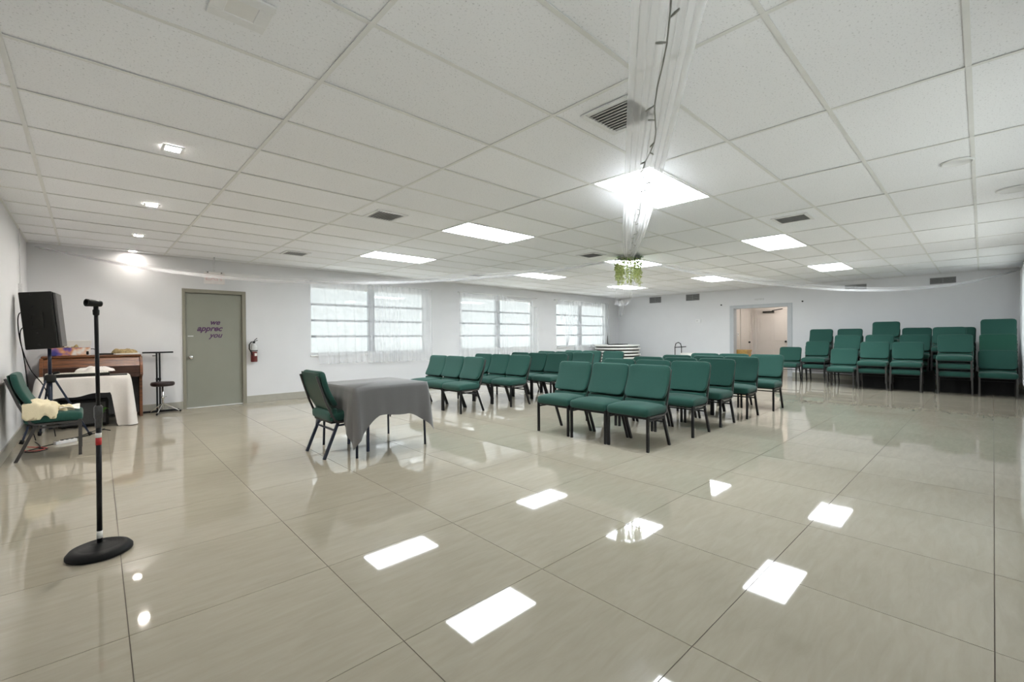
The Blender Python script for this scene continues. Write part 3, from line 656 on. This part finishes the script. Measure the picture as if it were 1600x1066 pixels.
# organ
og = thing('organ', 'brown wooden console organ against the back wall', 'organ', (.06, 9.0, 0))
bev(box('top', 'wood', (-.535, .535, -.06, .37, .935, .965), og), .006)
sp = MB()
for s in (-1, 1):
    x0, x1 = (s*.53-.018, s*.53+.018)
    poly = [(.37, 0), (.37, .935), (-.05, .935), (-.14, .80), (-.16, .66), (-.05, .62), (.0, .58), (.0, .0)]
    n = len(poly); m = MB().add([(x0, y, z) for y, z in poly]+[(x1, y, z) for y, z in poly], [tuple(range(n)), tuple(range(2*n-1, n-1, -1))]+[(i, i+n, (i+1) % n+n, (i+1) % n) for i in range(n)]); bev(m.build('side_panel', 'wood', og), .005)
m = MB().add([(x, y, z) for x in (-.51, .51) for y, z in ((-.04, .93), (-.125, .80), (-.11, .79), (-.02, .93))], [(0, 4, 5, 1), (1, 5, 6, 2), (2, 6, 7, 3), (3, 7, 4, 0), (0, 1, 2, 3), (7, 6, 5, 4)]); m.build('fallboard', 'wood', og)
bev(box('rail', 'darkwood', (-.51, .51, -.14, -.115, .685, .80), og), .004)
box('keybed', 'darkwood', (-.51, .51, -.13, .2, .63, .685), og); box('back_panel', 'darkwood', (-.51, .51, .33, .36, .05, .93), og); box('kick_panel', 'ventdark', (-.51, .51, .12, .15, .06, .63), og)
# things on the organ
ZO = .9655
t = thing('cardboard_box', 'open printed cardboard box on the organ top beside the loudspeaker', 'box', (-.17, 9.12, ZO)); f = MB()
for q in ((-.22, .20, -.10, -.094), (-.22, .20, .094, .10), (-.22, -.214, -.094, .094), (.194, .20, -.094, .094)): f.box(*q, 0, .115)
f.box(-.22, .2, -.1, .1, -.0, .004); f.build('sides', 'carton', t)
MB().add([(-.22, .10, .115), (.2, .10, .115), (.21, .08, .215), (-.22, .08, .215), (-.22, .104, .117), (.2, .104, .117), (.21, .086, .217), (-.22, .086, .217)], [(0, 1, 2, 3), (7, 6, 5, 4), (0, 4, 5, 1), (1, 5, 6, 2), (2, 6, 7, 3), (3, 7, 4, 0)]).build('lid', 'paper', t)
heap('paper_bag', 'tan', (-.17, 9.12, ZO+.0045), .13, .06, .15, 7, 'crumpled brown paper inside the cardboard box', 'paper')
heap('straw_hat', 'tan', (.42, 9.13, ZO+.018), .14, .10, .075, 9, 'folded tan straw hat on the right of the organ top', 'hat')
bev(tag(box('paper_stack', 'paper', (.30, .58, 9.02, 9.25, ZO, ZO+.018)), 'flat stack of white papers under the straw hat', 'papers'), .002)
bev(tag(box('laptop', 'plastic', (.10, .28, 9.02, 9.22, ZO, ZO+.022)), 'closed black laptop on the organ top behind the microphone stand', 'laptop'), .004)
t = thing('headphones', 'dark headphones on the organ top beside the microphone stand', 'headphones', (.045, 9.04, ZO)); MB().tube([(.05*math.cos(a*PI/12), 0, .035+.06*math.sin(a*PI/12)) for a in range(13)], .006).build('band', 'plastic', t)
for s in (-1, 1): MB().lathe([(.002, -.014), (.03, -.014), (.034, 0), (.03, .014), (.002, .014)], (s*.05, 0, .035), 16, 'x').build('ear_cup', 'plastic', t)
# gear under the table
t = thing('amplifier', 'black amplifier box in the shade under the white cloth', 'amplifier', (-.05, 8.56, 0)); bev(box('cabinet', 'plastic', (-.25, .25, -.12, .12, .012, .36), t), .01); box('grille_panel', 'ventdark', (-.22, .22, -.124, -.119, .04, .33), t)
for sx in (-1, 1): box('foot', 'rubber', (sx*.2-.02, sx*.2+.02, -.1, .1, 0, .012), t)
t = thing('leafy_sprig', 'green leafy sprig under the keyboard table', 'plant', (.13, 8.36, .0))
MB().tube([(0, 0, 0), (0, .01, .14), (.02, .0, .24)], .005).build('stem', 'leaf', t); rl = random.Random(3)
for k in range(12):
    a, z = rl.uniform(0, 6.28), rl.uniform(.12, .25); dx, dy = math.cos(a)*.085, math.sin(a)*.05
    MB().add([(0, 0, z), (dx*.5-.012, dy*.5, z+.03), (dx, dy, z+rl.uniform(-.03, .04)), (dx*.5+.012, dy*.5+.01, z+.02)], [(0, 1, 2, 3)]).build('leaf', 'leaf', t)

# throne and T-stand
t = thing('drum_stool', 'round dark stool with chrome tripod beside the grey door', 'stool', (.865, 9.08, 0))
MB().lathe([(.002, .44), (.135, .44), (.155, .455), (.158, .485), (.145, .505), (.08, .512), (.002, .513)], (0, 0, 0), 32).build('seat', 'leather', t)
MB().tube([(0, 0, .44), (0, 0, .06)], .013, 10).build('post', 'chrome', t); MB().tube([(0, 0, .28), (0, 0, .24)], .02, 10).build('collar', 'chrome', t); MB().tube([(.015, 0, .26), (.05, 0, .27)], .005).build('wing_bolt', 'chrome', t)
for k in range(3):
    a = math.radians((-115, 5, 130)[k]); c_, s_ = math.cos(a), math.sin(a)
    lg = MB().sq([(.012*c_, .012*s_, .16), (.225*c_, .225*s_, .018)], (.010, .005)); lg.sq([(.012*c_, .012*s_, .07), (.12*c_, .12*s_, .088)], (.008, .004)); lg = lg.build('leg', 'chrome', t)
    MB().tube([(.215*c_, .215*s_, .026), (.24*c_, .24*s_, .012)], .013, 8).build('rubber_foot', 'rubber', lg)
t = thing('t_stand', 'black T-shaped stand behind the round stool', 'stand', (.83, 9.29, 0))
bev(box('top_bar', 'black', (-.20, .20, -.02, .02, .965, .99), t), .006)
for s in (-1, 1): box('column_rail', 'black', (s*.019-.0115, s*.019+.0115, -.012, .012, .03, .965), t)
box('clamp', 'black', (-.034, .034, -.016, .016, .52, .56), t); MB().tube([(-.02, 0, .925), (-.075, 0, .925)], .006).build('handle', 'black', t)
bev(box('base_bar', 'black', (-.2, .27, -.025, .025, 0, .03), t), .005)

# ------------------------------------------------------------------ loudspeaker, tripod, cables, chair cloth
t = thing('tripod_stand', 'black tripod stand carrying the loudspeaker', 'speaker stand', (-.335, 7.72, 0))
MB().tube([(0, 0, .12), (0, 0, .78)], .021, 12).build('lower_pole', 'bluesteel', t); MB().tube([(0, 0, .78), (0, 0, 1.09)], .017, 12).build('upper_pole', 'bluesteel', t)
MB().lathe([(.02, .68), (.05, .68), (.055, .70), (.05, .76), (.03, .78), (.021, .78)], (0, 0, 0), 16).build('hub', 'plastic', t); MB().tube([(.03, -.02, .79), (.08, -.05, .80)], .014, 8).build('knob', 'plastic', t)
MB().lathe([(.02, .14), (.035, .14), (.035, .2), (.02, .2)], (0, 0, 0), 12).build('brace_collar', 'plastic', t)
for k in range(3):
    a = math.radians((-18, 108, 222)[k]); c_, s_ = math.cos(a), math.sin(a); rr = .36 if k != 2 else .30
    lg = MB().sq([(.045*c_, .045*s_, .71), (rr*c_, rr*s_, .02)], (.014, .010)).build('leg', 'bluesteel', t)
    MB().sq([(.03*c_, .03*s_, .17), (rr*.62*c_, rr*.62*s_, .30)], .008).build('brace', 'plastic', t); MB().tube([(rr*.97*c_, rr*.97*s_, .05), (rr*1.03*c_, rr*1.03*s_, .012)], .02, 8).build('rubber_foot', 'rubber', lg)
t = thing('loudspeaker', 'black loudspeaker tilted on the tripod in the left corner', 'loudspeaker', (-.355, 7.72, 1.09), math.radians(-6)); t.rotation_euler = (0, math.radians(-4.5), math.radians(-6))
poly = [(-.165, -.09), (-.165, .09), (.10, .175), (.125, .175), (.125, -.175), (.10, -.175)]; n = 6
m = MB().add([(x, y, .0) for x, y in poly]+[(x, y, .67) for x, y in poly], [tuple(range(n)), tuple(range(2*n-1, n-1, -1))]+[(i, i+n, (i+1) % n+n, (i+1) % n) for i in range(n)]); bev(m.build('cabinet', 'plastic', t), .012, 3)
bev(box('grille', 'charcoal', (.126, .155, -.165, .165, .015, .655), t), .010, 3)
def sideplane(u, z, d): # point on slanted side panel (y<0): u from rear 0 to front 1
    a, b = Vector((-.165, -.09, 0)), Vector((.10, -.175, 0)); p = a+(b-a)*u; nrm = Vector((b.y-a.y, -(b.x-a.x), 0)).normalized(); return (p.x+nrm.x*d, p.y+nrm.y*d, z)
hb = MB()
for (u0, u1, z0, z1) in ((.28, .72, .40, .43), (.28, .72, .245, .275), (.28, .34, .275, .40), (.50, .72, .275, .40)):
    hb.add([sideplane(u0, z0, .001), sideplane(u1, z0, .001), sideplane(u1, z1, .001), sideplane(u0, z1, .001), sideplane(u0, z0, .010), sideplane(u1, z0, .010), sideplane(u1, z1, .010), sideplane(u0, z1, .010)], [(0, 1, 2, 3), (7, 6, 5, 4), (0, 4, 5, 1), (1, 5, 6, 2), (2, 6, 7, 3), (3, 7, 4, 0)])
hb.build('handle', 'plastic', t)
for u_, z_ in ((.40, .64), (.42, .50), (.46, .19), (.47, .05)):
    p = sideplane(u_, z_, .002); MB().lathe([(.001, .0), (.009, .0), (.009, -.006), (.001, -.008)], p, 8, 'y').build('bolt', 'black', t)
def cable(label, pts, r=.005, m='rubber', name='cable'):
    P = [Vector(p) for p in pts]; out = []
    for i in range(len(P)-1):
        p0, p1, p2, p3 = P[max(i-1, 0)], P[i], P[i+1], P[min(i+2, len(P)-1)]
        for k in range(6):
            t_ = k/6; out.append(.5*((2*p1)+(p2-p0)*t_+(2*p0-5*p1+4*p2-p3)*t_*t_+(3*p1-p0-3*p2+p3)*t_**3))
    out.append(P[-1]); return tag(MB().tube(out, r, 6).build(name, m), label, 'cable', 'cables by the loudspeaker')
cable('dark cable looping out of the upper back of the loudspeaker', [(-.53, 7.74, 1.50), (-.575, 7.76, 1.51), (-.59, 7.76, 1.40), (-.57, 7.77, 1.15), (-.50, 7.79, .85), (-.38, 7.82, .60), (-.33, 7.85, .25), (-.30, 7.8, .012)])
cable('dark cable from the lower back of the loudspeaker down the left wall', [(-.515, 7.75, 1.34), (-.56, 7.76, 1.33), (-.575, 7.77, 1.22), (-.545, 7.78, .95), (-.52, 7.79, .6), (-.50, 7.80, .2), (-.46, 7.7, .008)])
cable('black cable coiled on the floor under the left wall chair', [(-.46, 7.6, .007), (-.40, 7.2, .007), (-.5, 7.0, .007), (-.42, 6.9, .007), (-.33, 7.0, .007), (-.4, 7.15, .007), (-.2, 7.4, .007), (.05, 7.75, .007), (.15, 8.1, .007)])
cable('black cable trailing from the tripod towards the white cloth', [(-.25, 7.5, .007), (-.1, 7.6, .007), (.02, 7.9, .007), (.12, 8.0, .007), (.2, 7.85, .007)])
cable('thin red cable on the floor by the left wall', [(-.52, 7.1, .006), (-.42, 6.98, .006), (-.34, 7.08, .006), (-.42, 7.2, .006), (-.5, 7.3, .006)], .004, 'redtape')
t = thing('power_strip', 'white power strip on the floor under the left wall chair', 'power strip', (-.20, 7.30, 0), .5); bev(box('body', 'white', (-.10, .10, -.025, .025, 0, .035), t), .005)
for k in range(4): box('socket', 'ventdark', (-.085+k*.045, -.062+k*.045, -.012, .012, .0352, .0365), t)
# cream cloth over the chair seat
def cloth_fn(u, v):
    a, b = u*2-1, v*2-1; x = -.345+.115*a+.015*b; y = 6.60+.20*b+.02*math.sin(4*a)
    nzv = noise.noise(Vector((a*1.2, b*2.2, 2)))*.35+noise.noise(Vector((a*3, b*5, 5)))*.16
    z = .462+.10*max(0, 1-a*a*.6)*max(0, 1-b*b*.5)*(1+nzv)+.02*nzv+.06*max(0, -a)*(1-b*b*.4)
    if y < 6.455: z -= (6.455-y)*2.2; y = 6.455-(6.455-y)*.35
    if a > .8: z -= .05*(a-.8)/.2
    return (x, y, max(z, .40))
mm = MB().grid(36, 36, cloth_fn); o = mm.build('folded_cloth', 'cream', recalc=False); md = o.modifiers.new('thickness', 'SOLIDIFY'); md.thickness = .012; md.offset = 1
tag(o, 'cream knitted cloth bundled on the seat of the left wall chair', 'cloth')
heap('cloth_roll', 'cream', (-.205, 6.66, .455), .07, .14, .07, 12, 'smaller cream cloth fold on the middle of the left wall chair seat', 'cloth', .4)
def sheet_fn(u, v): return (-.22+.15*u, 6.50+.34*v+.05*u, .486+.010*math.sin(5*u+3*v)-.02*max(0, u-.5)+.0)
o = MB().grid(12, 12, sheet_fn).build('paper_sheet', 'paper', recalc=False); md = o.modifiers.new('thickness', 'SOLIDIFY'); md.thickness = .003; md.offset = 1; tag(o, 'white paper sheet lying on the front of the left wall chair seat', 'paper')

# ------------------------------------------------------------------ microphone stand
t = thing('microphone_stand', 'black straight microphone stand with round base in the foreground', 'microphone stand', (.035, 3.39, 0))
MB().lathe([(.002, 0), (.132, 0), (.143, .006), (.143, .018), (.128, .036), (.10, .047), (.098, .045), (.088, .050), (.086, .048), (.072, .053), (.070, .051), (.052, .056), (.05, .054), (.022, .06), (.002, .06)], (0, 0, 0), 48).build('base', 'rubber', t)
MB().tube([(0, 0, .055), (.003, 0, .78)], .0125, 14).build('lower_tube', 'black', t); MB().tube([(.003, 0, .78), (.0, 0, 1.335)], .0095, 14).build('upper_tube', 'black', t)
MB().lathe([(.013, .70), (.0155, .71), (.0155, .75), (.019, .76), (.019, .815), (.014, .825), (.009, .825)], (.003, 0, 0), 18).build('clutch', 'charcoal', t)
MB().lathe([(.0128, .605), (.0134, .605), (.0134, .645), (.0128, .645)], (.002, 0, 0), 16).build('red_tape_band', 'redtape', t); MB().lathe([(.0128, .646), (.0133, .646), (.0133, .672), (.0128, .672)], (.002, 0, 0), 16).build('white_tape_band', 'paper', t)
MB().lathe([(.0128, .085), (.0133, .085), (.0133, .125), (.0128, .125)], (.0, 0, 0), 16).build('white_sticker', 'paper', t)
MB().lathe([(.009, 1.325), (.014, 1.33), (.015, 1.355), (.011, 1.36), (.011, 1.375)], (0, 0, 0), 14).build('thread_collar', 'plastic', t)
c = MB(); ax = Vector((-.88, -.47, .03)).normalized(); p0 = Vector((.020, .008, 1.392)); N_ = 18
side = ax.cross(Vector((0, 0, 1))).normalized(); upv = side.cross(ax)
vs = []
for k in range(9):
    tt = k/8; ce = p0+ax*.068*tt; ro = .0185+.0045*tt; ri = ro-.003
    for j in range(N_):
        a = 2*PI*j/N_; vs.append(ce+side*math.cos(a)*ro+upv*math.sin(a)*ro*.9)
    for j in range(N_):
        a = 2*PI*j/N_; vs.append(ce+side*math.cos(a)*ri+upv*math.sin(a)*ri*.9)
fs = []
for k in range(8):
    for j in range(N_):
        a, b = k*2*N_+j, k*2*N_+(j+1) % N_; fs.append((a, b, b+2*N_, a+2*N_)); fs.append((a+N_, a+3*N_, b+3*N_, b+N_))
for k in (0, 8):
    for j in range(N_): a, b = k*2*N_+j, k*2*N_+(j+1) % N_; fs.append((a, a+N_, b+N_, b))
c.add(vs, fs, True); c.box(-.008, .008, -.008, .008, 1.36, 1.382); c.build('clip', 'plastic', t)

# ------------------------------------------------------------------ far corner: table stack, cart, carton
RT = (13.0, 8.50); tab0 = None; ordn = ['bottom', 'second', 'third', 'fourth', 'fifth', 'sixth', 'seventh', 'eighth', 'topmost']
for k in range(9):
    lab = 'round white folding table lying flat in the corner stack, %s' % (ordn[k] if k in (0, 8) else ordn[k]+' from the bottom')
    if tab0 is None:
        tab0 = thing('round_table', lab, 'table', (*RT, 0), 0, 'stacked round folding tables')
        MB().lathe([(.002, .045), (.735, .045), (.75, .052), (.75, .094), (.742, .1), (.002, .1)], (0, 0, 0), 56).build('tabletop', 'tabletop', tab0)
        for s in (-1, 1): f = MB().tube([(s*.25, -.55, .028), (s*.25, .55, .028)], .016, 8); f.tube([(s*.25, -.5, .028), (s*.45, -.3, .028), (s*.45, .3, .028), (s*.25, .5, .028)], .014, 8); f.build('folded_legs', 'black', tab0)
        MB().lathe([(.60, .010), (.70, .010), (.70, .044), (.60, .044)], (0, 0, 0), 40).build('under_rim', 'plastic', tab0); o = tab0
    else: o = copy_tree(tab0)
    o.location = (RT[0]+rj.uniform(-.02, .02), RT[1]+rj.uniform(-.02, .02), k*.1+.0); o['label'] = lab; o.rotation_euler = (0, 0, rj.uniform(0, 1.5))
bev(tag(box('dark_panel', 'plastic', (12.5, 13.05, 8.12, 8.55, .902, .925)), 'thin dark panel lying on top of the round tables', 'panel'), .004)
tag(MB().tube([(13.55, 9.25, 0), (13.56, 9.27, .9), (13.60, 9.30, 1.32)], [.035, .03, .004], 10).build('folded_umbrella', 'charcoal'), 'slim dark pointed umbrella standing behind the round tables', 'umbrella')
t = thing('chair_cart', 'black hand cart with arched handle against the end wall', 'cart', (14.0, 6.84, 0))
MB().tube([(0, -.11, .05), (0, -.11, .82), (0, -.08, .93), (0, 0, .965), (0, .08, .93), (0, .11, .82), (0, .11, .05)], .014, 8).build('frame', 'black', t)
MB().sq([(0, .12, .80), (0, -.26, .83)], .014).build('arm', 'black', t); box('toe_plate', 'black', (-.25, .0, -.18, .18, .02, .04), t)
for s in (-1, 1): MB().lathe([(.002, -.02), (.09, -.02), (.1, 0), (.09, .02), (.002, .02)], (.05, s*.16, .1), 18, 'y').build('wheel', 'rubber', t)
MB().tube([(.05, -.16, .1), (.05, .16, .1)], .01).build('axle', 'black', t)
t = thing('white_carton', 'white carton beside the hand cart at the end wall', 'box', (13.95, 6.48, 0)); bev(box('body', 'paper', (-.2, .2, -.22, .17, 0, .63), t), .005); box('tape_strip', 'tabletop', (-.03, .03, -.22, .17, .6305, .632), t)
def shade_sheet(y0, y1, h, seed, label):  # black sheets added to stand in for the shade under the stored chairs
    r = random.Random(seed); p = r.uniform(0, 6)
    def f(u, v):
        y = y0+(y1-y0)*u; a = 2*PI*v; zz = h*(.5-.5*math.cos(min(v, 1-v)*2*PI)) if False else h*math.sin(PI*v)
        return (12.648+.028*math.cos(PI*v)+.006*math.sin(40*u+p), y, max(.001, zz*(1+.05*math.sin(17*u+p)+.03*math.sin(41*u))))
    return tag(MB().grid(60, 14, f).build('black_shade_sheet', 'ventdark' if False else 'rubber', recalc=False), label, 'fabric', 'added black shade sheets behind the stored chairs')
shade_sheet(.66, 1.90, .40, 1, 'added black shade sheet behind the legs of the two front stacks of two')
shade_sheet(-.46, .62, .42, 2, 'added black shade sheet behind the legs of the rightmost stored chairs')

# ------------------------------------------------------------------ tulle swags and greenery
HUB = Vector((6.90, 4.26, ZC-.02))
def swag(label, end, sag, w0, wm, w1, m='tulle', seed=0, drop=0):
    E = Vector(end); D = E-HUB; side = Vector((-D.y, D.x, 0)).normalized(); r = random.Random(seed); ph = [r.uniform(0, 6) for _ in range(4)]
    def f(u, v):
        c = HUB+D*u; c.z -= sag*4*u*(1-u)*(1-.12*math.cos(3*u)) - .0
        w = (w0+(wm-w0)*math.sin(min(u*3, 1)*PI/2)) if u < .5 else (w1+(wm-w1)*math.sin(min((1-u)*3, 1)*PI/2)); s = v-.5
        p = c+side*(s*w)
        p.z += .012*math.sin(s*34+ph[0]+3*u)*min(1, w/.3)+.007*math.sin(s*61+ph[1])-.06*(1-4*s*s)*min(1, w/.5)*min(1, 4*u*(1-u)*2)-.012
        p += side*.010*math.sin(s*50+ph[2]); return p
    return tag(MB().grid(70, 44, f).build('tulle_swag', m, recalc=False), label, 'drape', 'white tulle swags from the ceiling centre')
swag('white tulle swag with a string of lights running overhead towards the camera', (XL+.18, YR+.11, ZC-.05), .17, .15, .26, .2, 'tulle2', 1)
swag('white tulle swag drooping from the greenery to the upper right corner', (XF-.12, YR+.12, ZC-.06), .44, .16, .42, .15, 'tulle', 2)
swag('faint white tulle swag drooping from the greenery to the loudspeaker corner', (XL+.12, YB-.12, ZC-.06), .44, .16, .40, .15, 'tulle', 3)
swag('white tulle swag running from the greenery to the far corner above the round tables', (XF-.12, YB-.12, ZC-.06), .40, .16, .40, .15, 'tulle', 4)
def tail(u, v):
    s = v-.5; return (XF-.25+.05*math.sin(9*v), YB-.28+.30*s*(1-.5*u)+.02*math.sin(22*v), ZC-.08-.62*u*(1-.35*abs(s)))
tag(MB().grid(14, 24, tail).build('tulle_tail', 'tulle2', recalc=False), 'loose white tulle end hanging in the far corner', 'drape')
t = thing('string_lights', 'thin wire of tiny unlit lights along the nearest tulle swag', 'string lights', (0, 0, 0)); pts = []
Dn = Vector((XL+.18, YR+.11, ZC-.05))-HUB
for k in range(61):
    u = k/60*.98+.01; p = HUB+Dn*u; p.z -= .17*4*u*(1-u)+.075; p.x += .02*math.sin(k*.7); p.y += .015*math.cos(k*1.1); pts.append(p)
MB().tube(pts, .0035, 6).build('wire', 'wire', t); rb = random.Random(8)
for k in range(2, 60):
    if rb.random() < .25: continue
    a = rb.uniform(0, 6.28); p = pts[k]; q = p+Vector((math.cos(a)*.045, math.sin(a)*.045, rb.uniform(-.02, .005))); MB().tube([p, p+(q-p)*.6, q], [.003, .006, .004], 5).build('bulb', 'wire', t)
t = thing('hanging_greenery', 'artificial wisteria hanging from the ceiling centre with pale green blossoms', 'hanging plant', (HUB.x, HUB.y, ZC)); rg = random.Random(21)
MB().lathe([(.18, -.03), (.2, -.03), (.2, -.05), (.18, -.05)], (0, 0, 0), 24).build('hoop', 'wire', t)
for k in range(64):
    a = rg.uniform(0, 2*PI); rr = .20+rg.uniform(-.05, .04); x, y = rr*math.cos(a), rr*math.sin(a); L_ = rg.uniform(.32, .58)
    m = MB(); m.tube([(x, y, -.03), (x+rg.uniform(-.02, .02), y+rg.uniform(-.02, .02), -L_)], .002, 4)
    for j in range(int(L_*48)):
        z = -.10-rg.random()*(L_-.10); w = .030*(1-.45*(-z/.6)); aa = rg.uniform(0, 6.28); dx, dy = w*math.cos(aa), w*math.sin(aa); zz = rg.uniform(-.012, .012)
        m.add([(x, y, z), (x+dx-dy*.5, y+dy+dx*.5, z-.012+zz), (x+dx*1.3, y+dy*1.3, z-.02), (x+dx+dy*.5, y+dy-dx*.5, z-.012-zz)], [(0, 1, 2, 3)])
    m.build('blossom_strand', 'wist', t, recalc=False)
for k in range(90):
    a = rg.choice((.2, 2.6, 4.4))+rg.uniform(-.9, .9); rr = .20+rg.uniform(-.07, .06); x, y, z = rr*math.cos(a), rr*math.sin(a), rg.uniform(-.17, -.01); b = rg.uniform(0, 6.28); s = rg.uniform(.045, .075); dx, dy = s*math.cos(b), s*math.sin(b); dz = rg.uniform(-.03, .02)
    MB().add([(x, y, z), (x+dx*.5-dy*.35, y+dy*.5+dx*.35, z+dz*.3+.008), (x+dx, y+dy, z+dz), (x+dx*.5+dy*.35, y+dy*.5-dx*.35, z+dz*.3+.008)], [(0, 1, 2, 3)]).build('leaf', 'leaf', t, recalc=False)
